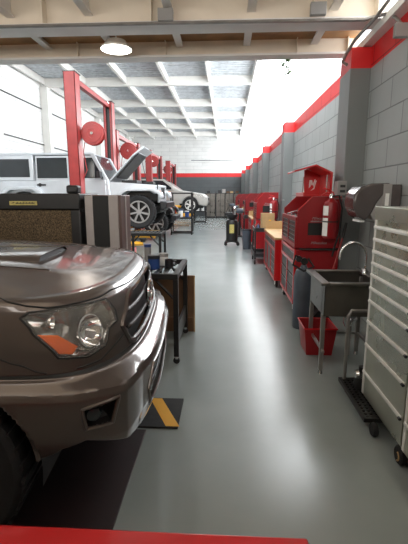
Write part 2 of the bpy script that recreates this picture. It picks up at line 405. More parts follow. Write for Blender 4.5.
def sgrid(z0, z1, holes, smax=1.5, nu=300, nz=None):
    b = MB(); nz = nz or int((z1-z0)/.008)
    def fn(a, c):
        s = -smax+2*smax*a; zb = z0 if z0 > .5 else zbot(s); return surf(s, zb+(z1-zb)*c)
    def keep(a, c):
        s = -smax+2*smax*a; zb = z0 if z0 > .5 else zbot(s); z = zb+(z1-zb)*c
        if any(inpoly(abs(s), z, H) for H in holes): return False
        return keepwheel(surf(s, z))
    b.grid(fn, nu, nz, keep)
    for v in b.bm.verts:
        p = v.co
        if abs(p.y) > .6:
            d = math.hypot(p.x-wc[0], p.z-wc[1])
            if d < wr*1.0 and d > 1e-4 and v.link_faces: p.x = wc[0]+(p.x-wc[0])*wr/d; p.z = wc[1]+(p.z-wc[1])*wr/d
    return b
# fenders and nose above the bumper, then hood
sgrid(.80, 1.10, [HL, GR]).build('body_shell', 'truck', t, solid=.012)
sgrid(.38, .79, [FOG, INT], smax=1.26, nu=260).build('front_bumper', 'truck', t, solid=.015)
sgrid(.79, .803, [], smax=1.26, nu=120, nz=1).build('bumper_gap', 'screen', t)
b = MB()
def hf(a, c):
    uf, w_, A = tab(1.10); s = -1+2*c; v = w_*(1 if s >= 0 else -1)*sin(abs(s)*pi/2)**(2/n_)
    q = min(abs(v)/w_, 1); fr = uf-A*(1-(1-q**n_)**(1/n_)); u = fr+(-1.45-fr)*(a**1.3)
    return V((u, v, hood(u, v)))
b.grid(hf, 50, 90); b.build('hood', 'truck', t)
def hline(pts, r, name, m):
    return MB().tube([V((u, v, hood(u, v)+.0005)) for (u, v) in pts], r, 6).build(name, m, t)
ft = tab(1.10)
def frv(v): return ft[0]-ft[2]*(1-(1-min(abs(v)/ft[1], 1)**n_)**(1/n_))
for sg in (-1, 1):
    q_ = [(.0, 1.055), (.14, 1.06), (.34, 1.07), (.45, 1.062), (.60, 1.062), (.75, 1.062), (.82, 1.075), (.87, 1.095)]
    pts = []
    for a, c in zip(q_, q_[1:]):
        for k in range(6): pts.append(so(sg*(a[0]+(c[0]-a[0])*k/6), a[1]+(c[1]-a[1])*k/6, .0005))
    pe = surf(sg*.88, 1.10)
    for k in range(12):
        u = pe.x+(-1.45-pe.x)*k/11; v = sg*(abs(pe.y)-.02-.02*k/11); pts.append(V((u, v, hood(u, v)+.0005)))
    MB().tube(pts, .004, 6).build('hood_gap', 'screen', t)
hline([(frv(v)-.17-(1.0-(abs(v)/.5)**.5)*0, v) for v in []] or [(-.5-.8*k/12, -.47-.02*k/12) for k in range(13)], .004, 'hood_crease', 'truck')
hline([(-.5-.8*k/12, .47+.02*k/12) for k in range(13)], .004, 'hood_crease', 'truck')
# hood scoop
def scf(a, c):
    v = -.34+.48*c; u = -.60-.45*a; k = (1-abs(2*c-1)**6)**.5
    return V((u, v, hood(u, v)+.032*k*(1-.85*a)-.002))
b = MB(); b.grid(scf, 14, 24); sc = b.build('hood_scoop', 'truck', t)
b = MB(); b.grid(lambda a, c: V((-.603-.012*a, -.33+.46*c, hood(-.60, -.33+.46*c)+(.030*(1-abs(2*c-1)**6)**.5)*a)), 2, 20); b.build('scoop_opening', 'screen', sc)
# grille: recessed black backing, frame, two bars, emblem
gp = [(-a, z) for a, z in GR]+[(a, z) for a, z in GR[::-1]]
b = MB(); b.grid(lambda a, c: so(-.41+.82*a, .80+.25*c, -.05), 40, 8, lambda a, c: True)
g = b.build('grille', 'black', t)
fr_ = []
for i in range(len(gp)):
    a, c = gp[i], gp[(i+1) % len(gp)]
    for k in range(8): fr_.append(so(a[0]+(c[0]-a[0])*k/8, a[1]+(c[1]-a[1])*k/8, -.004))
fr2 = [p for i, p in enumerate(fr_) if i == 0 or (p-fr_[i-1]).length > 1e-4]
MB().tube(fr2, .016, 8, closed=True).build('grille_surround', 'truck', g)
for zz in (.885, .96): MB().grid(lambda a, c: so(-(.37-abs(zz-.92)*1.6)+2*(.37-abs(zz-.92)*1.6)*a, zz-.014+.028*c, -.012+.012*sin(c*pi)), 30, 4).build('grille_bar', 'drawer', g, solid=.02)
b = MB()
def ell(cy, cz, ry, rz, r_=.0075): b.tube([(.0, cy+ry*cos(2*pi*k/32), cz+rz*sin(2*pi*k/32)) for k in range(32)], r_, 8, closed=True)
ell(0, 0, .10, .072, .012); ell(0, .022, .060, .028); ell(0, -.004, .028, .064)
b.build('emblem', 'chrome', g, loc=so(0, .925, .006))
# headlamps
for sg in (-1, 1):
    h = patch(HL, [(1.0, .0), (.97, .008), (.7, .014), (.35, .016), (.05, .017)], 'headlight', 'clearglass', t, sg)
    patch(HL, [(1.02, -.002), (.97, -.03), (.6, -.055), (.3, -.07), (.05, -.075)], 'reflector', mat('reflector', (.42, .40, .37), .18, .9, noise=.55, scale=14), h, sg)
    patch(AM, [(1.0, -.012), (.9, -.005), (.5, -.004), (.05, -.004)], 'turn_signal', 'amber', h, sg)
    c0 = so(sg*.62, .95, -.04); n0 = (so(sg*.62, .95, 0)-so(sg*.62, .95, -.05)).normalized()
    n0 = (n0+V((.5, 0, 0))).normalized()
    b = MB(); q = n0.to_track_quat('Z', 'Y').to_matrix().to_4x4(); q.translation = c0
    b.lathe([(.072, .03), (.066, .032), (.055, .0), (.03, -.02), (.001, -.025)], n=28, cap=False)
    o = b.build('lamp_bowl', 'chrome', h); o.matrix_basis = q
    c1 = so(sg*.82, 1.015, -.022)
    MB().lathe([(.001, .0), (.018, .008), (.026, .02), (.028, .03)], org=c1, axis='X', n=18, cap=False).build('marker_bulb', 'chrome', h)
    # rubber seal line round the lens
    pl = []
    for i in range(len(HL)):
        a, c = HL[i], HL[(i+1) % len(HL)]
        for k in range(6): pl.append(so(sg*(a[0]+(c[0]-a[0])*k/6), a[1]+(c[1]-a[1])*k/6, .002))
    MB().tube(pl, .005, 6, closed=True).build('lens_seal', 'screen', h)
    f = patch(FOG, [(1.03, -.002), (.92, -.05), (.5, -.07), (.05, -.07)], 'fog_lamp_recess', 'screen', t, sg)
    pl = []
    for i in range(len(FOG)):
        a, c = FOG[i], FOG[(i+1) % len(FOG)]
        for k in range(8): pl.append(so(sg*(a[0]+(c[0]-a[0])*k/8), a[1]+(c[1]-a[1])*k/8, -.001))
    MB().tube(pl, .0085, 8, closed=True).build('recess_edge', 'truck', f)
    o = MB().lathe([(.001, .03), (.028, .026), (.038, .01), (.042, -.02)], n=24, cap=False).build('fog_lamp', 'glass', f)
    cc = so(sg*.79, .635, -.035); nn = (so(sg*.74, .635, 0)-so(sg*.74, .635, -.05)).normalized()
    q = nn.to_track_quat('Z', 'Y').to_matrix().to_4x4(); q.translation = cc; o.matrix_basis = q
b = MB(); b.grid(lambda a, c: so(-.34+.68*a, .48+.22*c, -.06), 30, 8); i_ = b.build('lower_intake', 'screen', t)
ip = [(-a, z) for a, z in INT]+[(a, z) for a, z in INT[::-1]]; pl = []
for i in range(len(ip)):
    a, c = ip[i], ip[(i+1) % len(ip)]
    if abs(a[0]-c[0])+abs(a[1]-c[1]) < 1e-6: continue
    for k in range(8): pl.append(so(a[0]+(c[0]-a[0])*k/8, a[1]+(c[1]-a[1])*k/8, .0))
MB().tube(pl, .010, 8, closed=True).build('intake_edge', 'truck', i_)
for zz in (.56, .63): MB().grid(lambda a, c: so(-.30+.60*a, zz-.012+.024*c, -.012), 30, 1).build('intake_bar', 'plastic', i_, solid=.015)
# bumper shoulder crease and lip strip under the headlamp
for sg in (-1, 1):
    for ln in ([(.40, .875), (.50, .85), (.60, .82), (.80, .812)], [(1.06, .90), (1.0, .855), (.95, .82), (.90, .806)]):
        pts = []
        for a, c in zip(ln, ln[1:]):
            for k in range(5): pts.append(so(sg*(a[0]+(c[0]-a[0])*k/5), a[1]+(c[1]-a[1])*k/5, .0005))
        MB().tube(pts, .0035, 6).build('panel_gap', 'screen', t)
# flared arch lips, liner and wheels
for sg in (-1, 1):
    b = MB(); a_ = [(wc[0]+wr*cos(R(d)), sg*.905, wc[1]+wr*sin(R(d))) for d in range(6, 178, 5)]
    b.tube(a_, .010, 8); b.build('arch_lip', 'truck', t)
    b = MB(); b.grid(lambda a, c: V((wc[0]+(wr+.01)*cos(R(-10+200*a)), sg*(.90-.42*c), wc[1]+(wr+.01)*sin(R(-10+200*a)))), 24, 2); b.build('wheel_liner', 'screen', t)
    wheel(t, wc[0], sg*.80, .385, .385, .25, 6, sg, 'alu')
    wheel(t, wc[0]-3.2, sg*.80, .385, .385, .25, 6, sg, 'alu')
# cab, doors and bed behind the hood (mostly out of frame)
b = MB(); b.prism([(-1.41, .42), (-1.41, 1.12), (-5.4, 1.10), (-5.4, .55), (-4.65, .50)]+arc(-4.10, .40, .46, 10, 170, 10)+[(-3.5, .42)], -.90, .90); b.build('cab_and_bed', 'truck', t, .03)
b = MB(); b.prism([(-1.40, 1.12), (-2.05, 1.66), (-3.3, 1.68), (-3.65, 1.12)], -.78, .78); b.build('greenhouse', 'glass', t, .05)
box('roof_panel', 'truck', -3.3, -2.05, -.72, .72, 1.67, 1.72, t, .02)
box('chassis', 'black', -5.0, -.35, -.45, .45, .28, .50, t, .02)

# ------------------------------------------------ jeep-like off-roader builder
def offroader(name, label, loc, paint, hood_open, flare='silvercar'):
    t = thing(name, label, 'off-road car', loc)
    arcf = arc(0, .40, .50, 0, 180, 12); arcr = arc(-2.95, .40, .50, 0, 180, 12)
    b = MB()
    b.prism([(-.52, .48), (-.72, .50), (-.78, 1.16), (-3.82, 1.16), (-3.82, .55), (-3.50, .52)] + [(x, z) for x, z in arcr[::-1]] + [(-2.40, .48)], -.76, .76)
    b.build('body_tub', paint, t, .02)
    b = MB(); b.prism([(.42, .66), (.44, 1.06), (-.80, 1.15), (-.80, .62)], -.60, .60); b.build('engine_bay', 'black' if hood_open else paint, t, .02)
    for s in (-1, 1):
        # side panels of the bonnet and fender tops
        MB().prism([(.40, .84), (.42, 1.055), (-.78, 1.14), (-.78, .60), (-.60, .60)]+[(x, z) for x, z in arc(0, .40, .56, 155, 52, 8)], s*.60, s*.70).build('fender_side', paint, t, .015)
        out = arc(0, .40, .60, 12, 168, 14); inn = arc(0, .40, .52, 168, 12, 14)
        out[0] = (.62, .62); MB().prism([(.60, .74), (.56, .88), (.36, .985), (-.30, .985), (-.46, .90), (-.72, .50), (-.63, .50), (-.40, .83), (-.27, .905), (.32, .905), (.49, .83), (.52, .72)], s*.62, s*.93).build('fender_flare', flare, t, .02)
        MB().prism([(-2.95+x, z) for x, z in [(.74, .50), (.50, .92), (.32, 1.03), (-.30, 1.03), (-.46, .94), (-.66, .56), (-.58, .54), (-.38, .86), (-.26, .93), (.27, .93), (.40, .86), (.62, .48)]], s*.74, s*.93).build('fender_flare', flare, t, .02)
        box('turn_lamp', 'amber', .50, .545, s*.80-.05, s*.80+.05, .86, .915, t, .006)
        # doors with handle and window
        for (x0, x1, nm) in ((-1.72, -.84, 'door'), (-2.62, -1.76, 'door')):
            dd = MB().prism([(x0 + (.18 if x0 < -2 else 0), .56), (x1, .56), (x1, 1.18), (x0, 1.18), (x0, .95)], s*.745, s*.785).build(nm, paint, t, .012)
            h = MB(); h.box(x0+.05, x0+.27, s*.79-.015, s*.79+.02, 1.04, 1.08); h.lathe([(.045, -.008), (.028, .008)], org=(x0+.12, s*.79, 1.06), axis='Y', n=14); h.build('handle', 'plastic', dd)
            b = MB(); xt = x1-.26 if x1 > -1 else x1-.03
            MB().prism([(x0+.045, 1.225), (x1-.045, 1.225), (xt-.015, 1.72), (x0+.055, 1.72)], s*.735, s*.752).build('window_glass', 'glass', dd, .004)
            MB().prism([(x0, 1.18), (x1, 1.18), (xt+.03, 1.76), (x0+.02, 1.76)], s*.70, s*.742).build('window_frame', paint, dd, .01)
            for zz in (.75, 1.08): box('hinge', paint, x1-.02, x1+.05, s*.795-.01, s*.795+.01, zz-.02, zz+.02, dd, .004)
        MB().prism([(-2.66, 1.16), (-2.66, 1.78), (-3.72, 1.78), (-3.80, 1.16)], s*.70, s*.755).build('hardtop_side', paint, t, .02)
        MB().prism([(-2.76, 1.25), (-2.76, 1.69), (-3.62, 1.69), (-3.68, 1.25)], s*.75, s*.765).build('rear_side_glass', 'glass', t, .01)
        wheel(t, 0, s*.80, .40, .41, .27, 7, s, 'dispgrey', dbl=False); wheel(t, -2.95, s*.80, .40, .41, .27, 7, s, 'dispgrey', dbl=False)
        m_ = MB(); m_.box(-.98, -.90, s*.92-.09, s*.92+.09, 1.22, 1.38); m_.tube([(-.92, s*.76, 1.2), (-.92, s*.86, 1.24)], .02, 6); m_.build('side_mirror', 'plastic', t, .02)
        MB().lathe([(.001, .05), (.06, .04), (.09, .0), (.10, -.02)], org=(.44, s*.42, .92), axis='X', n=24, cap=False).build('headlamp', 'clearglass', t)
    box('roof_panel', paint, -3.74, -1.18, -.74, .74, 1.775, 1.84, t, .03)
    MB().prism([(-.80, 1.15), (-.86, 1.15), (-1.20, 1.80), (-1.14, 1.80)], -.70, .70).build('windshield', 'glass', t, .01)
    for s in (-1, 1): MB().prism([(-.76, 1.15), (-.86, 1.15), (-1.22, 1.82), (-1.12, 1.82)], s*.68, s*.76).build('windshield_pillar', paint, t, .01)
    g = MB().prism([(.42, .62), (.44, 1.07), (.47, 1.05), (.46, .62)], -.60, .60).build('grille', paint, t, .01)
    m_ = MB()
    for k in range(7): m_.box(.455, .475, -.25+k*.083-.022, -.25+k*.083+.022, .72, 1.0)
    m_.build('grille_slots', 'screen', g)
    m_ = MB(); m_.prism([(.50, .46), (.66, .48), (.68, .64), (.50, .66)], -.72, .72); m_.box(.3, .55, -.4, .4, .42, .56); m_.build('front_bumper', 'plastic', t, .02)
    box('chassis', 'black', -3.8, .45, -.42, .42, .36, .56, t, .02)
    m_ = MB(); m_.tube([(0, -.7, .40), (0, .7, .40)], .05, 10); m_.lathe([(.001, -.12), (.12, -.06), (.12, .06), (.001, .12)], org=(0, .1, .40), axis='X', n=16); m_.tube([(-2.95, -.7, .40), (-2.95, .7, .40)], .05, 10); m_.build('axles', 'black', t)
    if hood_open:
        M4 = rot('Y', R(-47), (-.78, 0, 1.17))
        h = MB().prism([(-.78, 1.15), (-.78, 1.19), (.1, 1.165), (.40, 1.12), (.43, 1.06), (.40, 1.06), (.08, 1.13)], -.60, .60, 'Y', M4).build('raised_hood', paint, t, .012)
        b = MB(); b.box(-.62, .22, -.50, .50, 1.085, 1.13, M4); b.build('hood_underside', 'plastic', h, .01)
        MB().tube([(.15, -.5, 1.06), (.02, -.5, 1.70)], .008, 6).build('hood_prop', 'black', t)
        m_ = MB(); m_.box(-.55, -.15, -.35, .3, 1.10, 1.19); m_.lathe([(.12, 0), (.12, .08), (.08, .1)], org=(.1, .3, 1.06), n=18); m_.box(.05, .3, -.5, -.25, 1.05, 1.15); m_.build('engine', 'plastic', t, .01)
    else:
        MB().prism([(-.78, 1.14), (-.78, 1.19), (.1, 1.165), (.40, 1.12), (.43, 1.06), (.08, 1.1)], -.61, .61).build('hood', paint, t, .012)
    return t
offroader('off_road_car', 'silver white four door off-roader with raised hood on red lift', (-2.15, 10.80, .70), 'silvercar', True)
offroader('off_road_car', 'black off-roader low on lift behind the silver white one', (-2.38, 14.45, .18), 'darkcar', False, 'darkcar')

# silver suv on the far lift
t = thing('suv', 'champagne silver SUV raised on the far red lift, nose to aisle', 'car', (-1.70, 20.0, .70))
sx = .86
b = MB(); b.prism([(.78, .30), (.86, .42), (.86, .58), (.80, .74), (.62, .88), (-.55, 1.06), (-3.3, 1.06), (-3.5, .95), (-3.5, .40), (-3.3, .34)]+arc(-2.66, .36, .38, 180, 0, 10)+[(-2.2, .26), (-.45, .26)]+arc(0, .36, .38, 180, 0, 10)[0:], -sx, sx); b.build('body_shell', 'tancar', t, .05)
b = MB(); b.prism([(-.45, 1.03), (-1.25, 1.56), (-2.9, 1.58), (-3.4, 1.04)], -.74, .74); b.build('greenhouse', 'tancar', t, .05)
for s in (-1, 1):
    MB().prism([(-.78, 1.08), (-1.30, 1.48), (-1.75, 1.50), (-1.75, 1.08)], s*.735, s*.752).build('front_window', 'glass', t, .01)
    MB().prism([(-1.83, 1.08), (-1.83, 1.50), (-2.6, 1.50), (-2.7, 1.08)], s*.735, s*.752).build('rear_window', 'glass', t, .01)
    MB().prism([(.60, .66), (.80, .64), (.80, .74), (.30, .88), (.34, .80)], s*.80, s*.875).build('headlight', 'clearglass', t, .01)
    box('fog_lamp', 'screen', .80, .87, s*.66-.1, s*.66+.1, .36, .48, t, .01)
    wheel(t, 0, s*.78, .36, .36, .22, 5, s, 'alu'); wheel(t, -2.66, s*.78, .36, .36, .22, 5, s, 'alu')
    box('side_mirror', 'tancar', -.86, -.74, s*.92-.08, s*.92+.08, 1.06, 1.18, t, .02)
MB().prism([(-.52, 1.06), (-1.2, 1.53), (-1.24, 1.55), (-.55, 1.09)], -.66, .66).build('windshield', 'glass', t, .005)
box('grille', 'screen', .80, .875, -.45, .45, .56, .68, t, .01)
box('underbody', 'black', -3.2, .6, -.6, .6, .20, .30, t, .02)

# ------------------------------------------------ two-post lifts, each with hose reel
def lift(label, x, ya, yb, h, arms, wd=.24, hy=None):
    t = thing('two_post_lift', label, 'car lift', (x, ya, 0), 0, 'red two-post lifts')
    L = yb-ya
    for (yy, sg) in ((0, 1), (L, -1)):
        b = MB(); b.box(-wd/2, wd/2, yy-.17, yy-.15+.02, 0, h)
        # channel section open toward the car
        b = MB()
        b.box(-wd/2, wd/2, yy-sg*.17, yy-sg*.15, 0, h)
        b.box(-wd/2, -wd/2+.02, yy-sg*.17, yy+sg*.13, 0, h); b.box(wd/2-.02, wd/2, yy-sg*.17, yy+sg*.13, 0, h)
        b.box(-wd/2, -wd/2+.07, yy+sg*.11, yy+sg*.13, 0, h); b.box(wd/2-.07, wd/2, yy+sg*.11, yy+sg*.13, 0, h)
        p = b.build('post', 'liftred', t, .004)
        box('base_plate', 'liftred', -.3, .3, yy-.3, yy+.3, 0, .03, t, .005)
        box('carriage', 'black', -.07, .07, yy+sg*.0-.06, yy+.06, .2, h-.08, t)
        box('top_cap', 'black', -wd/2-.015, wd/2+.015, yy-.17, yy+.17, h, h+.015, t)
        for s in (-1, 1):
            p0 = V((s*.12, yy+sg*.16, arms)); p1 = V((s*1.35, yy+sg*.55, arms))
            a = MB().tube([p0, p1], [.075, .05], 4).build('lift_arm', 'yellow', t)
            MB().lathe([(.06, .04), (.06, .10), (.09, .10), (.09, .13)], org=p1, n=14).build('lift_pad', 'rubber', a)
    b = MB(); b.box(-.06, .06, .15, L-.15, h-.16, h-.05); b.build('overhead_beam', 'liftred', t, .006)
    MB().lathe([(.05, 0), (.05, .05)], org=(.02, L-.18, h-.06), axis='Y', n=14).build('pulley', 'chrome', t)
    # hydraulic cable
    MB().tube([(wd/2+.01, L-.2, h-.1), (wd/2+.01, L-.2, 1.2)], .008, 6).build('cable', 'black', t)
    return t
def reel(label, x, y, z, r):
    t = thing('hose_reel', label, 'hose reel', (x, y, z), 0, 'hose reels on lifts')
    for yy in (-.07, .07):
        b = MB(); b.lathe([(r, -.008), (r*1.02, 0), (r, .008)], org=(0, yy, 0), axis='Y', n=36); b.lathe([(r*.82, 0), (r*.80, -.02), (r*.4, -.02), (r*.38, 0)], org=(0, yy, 0), axis='Y', n=36, cap=False); b.build('flange', 'liftred', t)
    MB().lathe([(r*.8, -.06), (r*.8, .06)], axis='Y', n=30).build('hose_coil', 'rubber', t)
    MB().lathe([(.03, -.13), (.03, -.07)], axis='Y', n=12).build('hub', 'chrome', t)
    box('bracket', 'black', -r-.14, 0, .075, .09, -.03, .03, t)
    pts = [(-r*.75, 0, -.1), (-r*.95, -.02, -.4), (-r*.7, -.03, -.8), (-r*1.1, -.03, -1.0)]
    MB().tube(pts, .01, 6).build('hose', 'liftred', t)
    return t
lift('nearest tall red two-post lift, posts either side of silver white off-roader', -3.38, 9.17, 11.95, 4.10, .34, .25)
lift('red lift second from the front, around the black off-roader', -3.50, 12.85, 15.95, 3.47, .30, .26)
lift('red lift around the champagne SUV, third along the row', -3.45, 18.3, 21.2, 3.47, 1.0, .26)
lift('farthest red lift, standing empty beyond the champagne SUV', -3.40, 24.0, 26.6, 3.47, .3, .26)
reel('large red hose reel on the nearest tall lift post', -2.99, 9.25, 2.86, .25)
reel('red hose reel on the second lift from the front', -3.08, 12.93, 2.87, .25)
reel('red hose reel on the lift holding the champagne SUV', -3.28, 18.4, 3.0, .24)
reel('small far red hose reel on the empty lift', -3.45, 24.1, 3.0, .24)

# ------------------------------------------------ evaporative cooler and grey column cabinet behind the truck
t = thing('evaporative_cooler', 'black framed evaporative cooler with brown honeycomb pad and yellow label', 'air cooler', (-2.25, 3.95, 0))
b = MB()
b.box(-.80, .80, 0, .6, 1.36, 1.52); b.box(-.80, .80, 0, .6, .12, .34); b.box(.70, .80, 0, .6, .34, 1.36); b.box(-.80, -.70, 0, .6, .34, 1.36); b.box(-.7, .7, .3, .58, .3, 1.4)
b.build('frame', 'black', t, .012)
box('cooling_pad', 'honey', -.70, .70, .03, .25, .33, 1.37, t)
lb = box('label_plate', 'labely', .09, .37, -.008, 0, 1.405, 1.445, t)
b = MB()
for k in range(13): b.box(.155+k*.015, .166+k*.015, -.0095, -.008, 1.418, 1.43+.004*(k % 2))
b.prism([(.10, 1.42), (.14, 1.425), (.145, 1.436), (.12, 1.43)], -.0095, -.008); b.build('label_print', 'black', lb, smooth=False)
box('cap', 'plastic', .66, .78, .02, .14, 1.52, 1.60, t, .02)
for x in (-.7, .7):
    for y in (.08, .52): MB().lathe([(.06, -.02), (.06, .02)], org=(x, y, .06), axis='Y', n=16).build('caster', 'rubber', t)
t = thing('steel_column', 'light grey steel column cabinet with central black panel behind the truck', 'cabinet', (-1.15, 3.98, 0))
box('body', 'colbrown', -.262, .10, .02, .42, 0, 1.505, t, .008)
box('side_channel', 'coltan', -.26, -.18, 0, .04, .02, 1.50, t, .008); box('side_channel', 'coltan', -.02, .075, 0, .04, .02, 1.50, t, .008)
box('center_panel', 'screen', -.18, -.02, .008, .03, .02, 1.495, t)
box('outer_rib', 'coltan', .10, .108, .18, .22, .02, 1.50, t, .004)

# ------------------------------------------------ black welded tables with clutter
def steel_table(label, loc, lx, ly, h, casters=True, shelf=True):
    t = thing('steel_table', label, 'table', loc)
    b = MB(); b.box(0, lx, 0, .05, h-.05, h); b.box(0, lx, ly-.05, ly, h-.05, h); b.box(0, .05, .05, ly-.05, h-.05, h); b.box(lx-.05, lx, .05, ly-.05, h-.05, h)
    k = 0; x = .1
    while x < lx-.1: b.box(x, x+.035, .05, ly-.05, h-.02, h-.004); x += .075
    b.build('grate_top', 'black', t, .003)
    for x in (0, lx-.045):
        for y in (0, ly-.045):
            l_ = box('leg', 'black', x, x+.045, y, y+.045, .07 if casters else 0, h-.05, t, .003)
            if casters: MB().lathe([(.03, -.012), (.03, .012)], org=(x+.022, y+.022, .03), axis='Y', n=14).build('caster', 'rubber', l_); 
            if casters: MB().lathe([(.018, .0), (.018, .04)], org=(x+.022, y+.022, .045), n=10).build('stem', 'chrome', l_)
            sx_ = 1 if x == 0 else -1
            MB().tube([(x+.02+sx_*.02, y+.022, h-.22), (x+.02+sx_*.18, y+.022, h-.05)], .014, 4).build('brace', 'black', t)
    if shelf: box('side_panel', 'black', lx-.035, lx-.015, .05, ly-.05, .15, .33, t)
    return t
steel_table('near black steel table on casters behind the pickup nose', (-1.03, 3.38, 0), .62, .86, .83)
steel_table('black steel stand in front of raised silver white off-roader', (-1.86, 7.25, 0), .68, .62, .82, False, False)
# clutter on the near table
def cup(name, label, cat, m, x, y, z, r, h, handle=True, lid=None):
    t = thing(name, label, cat, (x, y, z))
    MB().lathe([(r*.85, 0), (r, .01), (r, h), (r*.9, h), (r*.85, .02), (.001, .02)], n=20, cap=False).build('body', m, t)
    if handle: MB().tube([(r*.9, 0, h*.8), (r*1.6, 0, h*.75), (r*1.7, 0, h*.4), (r*.9, 0, h*.2)], .008, 6).build('handle', m, t)
    if lid: MB().lathe([(r*1.05, h-.01), (r*1.05, h+.02), (.001, h+.025)], n=20, cap=False).build('lid', lid, t)
    return t
cup('can', 'dark blue can on the near black steel table', 'can', 'blue', -.66, 3.62, .83, .055, .11, False, 'plastic')
cup('jar', 'white jar beside the dark blue can', 'jar', 'label', -.60, 3.82, .83, .045, .10, False, 'dispgrey')
cup('bottle', 'pale tall bottle at back of near black table', 'bottle', 'dispgrey', -.80, 4.05, .83, .035, .16, False, 'blue')
cup('mug', 'black mug near right edge of near steel table', 'mug', 'plastic', -.53, 3.70, .83, .04, .08)
t = thing('parts_tray', 'small beige parts box on near black table left of blue can', 'box', (-.88, 3.66, .83))
b = MB(); b.box(-.09, .09, -.1, .1, 0, .01)
for q in ((-.09, .09, -.1, -.09), (-.09, .09, .09, .1), (-.09, -.08, -.09, .09), (.08, .09, -.09, .09)): b.box(*q, .01, .10)
b.build('tray', 'dispgrey', t, .002); box('part', 'black', -.05, .03, -.05, .04, .01, .07, t, .004)
tag(MB().tube([(-.95, 3.52, .845), (-.93, 3.52, .92), (-.86, 3.50, .955), (-.76, 3.48, .93), (-.69, 3.47, .845)], .014, 8).build('hose', 'rubber'), 'thick black hose arching over the near steel table', 'hose')
t = thing('wooden_board', 'dark brown plywood board standing on floor behind near black table', 'board', (-.335, 4.27, 0))
box('panel', 'ply', -.68, 0, 0, .025, 0, .64, t); box('edge_batten', 'carton', -.010, .004, -.006, .0, 0, .64, t); box('cleat', 'ply', -.65, -.02, -.02, 0, .12, .17, t); box('foot', 'ply', -.6, -.5, .025, .22, 0, .06, t); box('foot', 'ply', -.2, -.1, .025, .22, 0, .06, t)
tag(box('jack_box', 'red', -2.45, -2.25, 9.75, 9.95, .0, .22, bevel=.01), 'small red box on floor under the raised silver white off-roader', 'box')

# ------------------------------------------------ floor mats
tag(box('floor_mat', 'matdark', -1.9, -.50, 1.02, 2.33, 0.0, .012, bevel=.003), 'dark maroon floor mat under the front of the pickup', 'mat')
t = thing('hazard_mat', 'black rubber mat with yellow diagonal stripes beside pickup bumper', 'mat', (-1.3, 2.36, 0))
box('pad', 'rubber', 0, 1.0, 0, .38, 0, .014, t, .003)
for x in (.75, .45, .15): MB().prism([(x, .37), (x+.09, .37), (x+.26, .01), (x+.17, .01)], .0142, .0155, 'Z').build('stripe', 'yellow', t, smooth=False)
# red rail at the bottom of the view
t = thing('guard_rail', 'low red painted steel rail crossing the bottom foreground', 'rail', (-1.0, .88, 0))
box('rail', 'red', -.3, 1.24, 0, .10, .38, .555, t, .008)
for x in (-.2, 1.02): box('post', 'red', x, x+.08, .02, .08, 0, .38, t, .004)
tag(box('floor_case', 'blue', .60, .92, 1.10, 1.40, 0, .12, bevel=.02), 'dark blue flat case on floor at bottom right corner', 'case')

# ------------------------------------------------ shelving racks by the far lifts
def rack(label, loc, lx, ly, h, items):
    t = thing('steel_rack', label, 'rack', loc)
    for x in (0, lx-.05):
        for y in (0, ly-.05): box('post', 'black', x, x+.05, y, y+.05, 0, h, t)
    for z in (.05, .62, h-.06): 
        b = MB(); b.box(0, lx, 0, .04, z, z+.05); b.box(0, lx, ly-.04, ly, z, z+.05); b.box(0, .04, 0, ly, z, z+.05); b.box(lx-.04, lx, 0, ly, z, z+.05); b.box(.04, lx-.04, .04, ly-.04, z+.03, z+.045) if z < h-.1 and z > .1 else None
        b.build('shelf', 'black', t)
    return t
rack('open black steel rack in the aisle before the champagne SUV', (-2.13, 15.45, 0), .84, .6, 1.62, 0)
rack('smaller black steel rack behind the front one, near back wall', (-1.75, 22.0, 0), .68, .6, 1.10, 0)
for i, (x, y, z, r, h, m, lb) in enumerate([(-1.78, 15.75, .67, .10, .26, 'label', 'white tub on left of the open black rack'), (-1.52, 15.75, .67, .08, .22, 'blue', 'blue canister on right of the open black rack'), (-1.55, 22.2, .67, .09, .30, 'label', 'white canister on left of the smaller black rack'), (-1.28, 22.2, .67, .08, .34, 'label', 'tall white canister on right of the smaller black rack')]):
    cup('canister', lb, 'canister', m, x, y, z, r, h, False, 'blue' if m == 'label' else 'label')
# waste oil drainer on casters
t = thing('oil_drainer', 'black wheeled waste oil drainer standing in the aisle', 'oil drainer', (.19, 12.3, 0))
MB().lathe([(.10, .10), (.175, .13), (.18, .16), (.18, .70), (.16, .76), (.05, .79)], n=28).build('tank', 'black', t)
MB().grid(lambda a, c: V((.182*cos(R(-115+45*a)), .182*sin(R(-115+45*a)), .38+.26*c)), 8, 1).build('tank_label', 'labely', t)
b = MB()
for a in (45, 135, 225, 315):
    b.box(0, .27, -.02, .02, .09, .125, Matrix.Rotation(R(a), 4, 'Z'))
b.build('leg_frame', 'black', t, .004)
for a in (45, 135, 225, 315):
    c_ = V((.26*cos(R(a)), .26*sin(R(a)), .05)); MB().lathe([(.045, -.015), (.05, 0), (.045, .015)], org=c_, axis='Y', n=16).build('caster', 'rubber', t)
MB().lathe([(.07, .78), (.16, .86), (.19, .93), (.185, .93), (.06, .80)], n=26, cap=False).build('collection_bowl', 'plastic', t)
MB().tube([(.08, .05, .78), (.08, .05, 1.06)], .03, 12).build('sight_glass', 'dispgrey', t)
MB().lathe([(.045, 0), (.05, .02), (.05, .10), (.03, .13)], org=(.08, .05, 1.05), n=16).build('gauge', 'chrome', t)
MB().tube([(-.15, 0, .74), (-.2, -.05, .95), (-.12, -.1, 1.15), (-.05, -.05, 1.0)], .012, 8).build('hose', 'rubber', t)
box('tool_tray', 'plastic', -.2, .02, -.12, .1, .93, 1.0, t, .01)
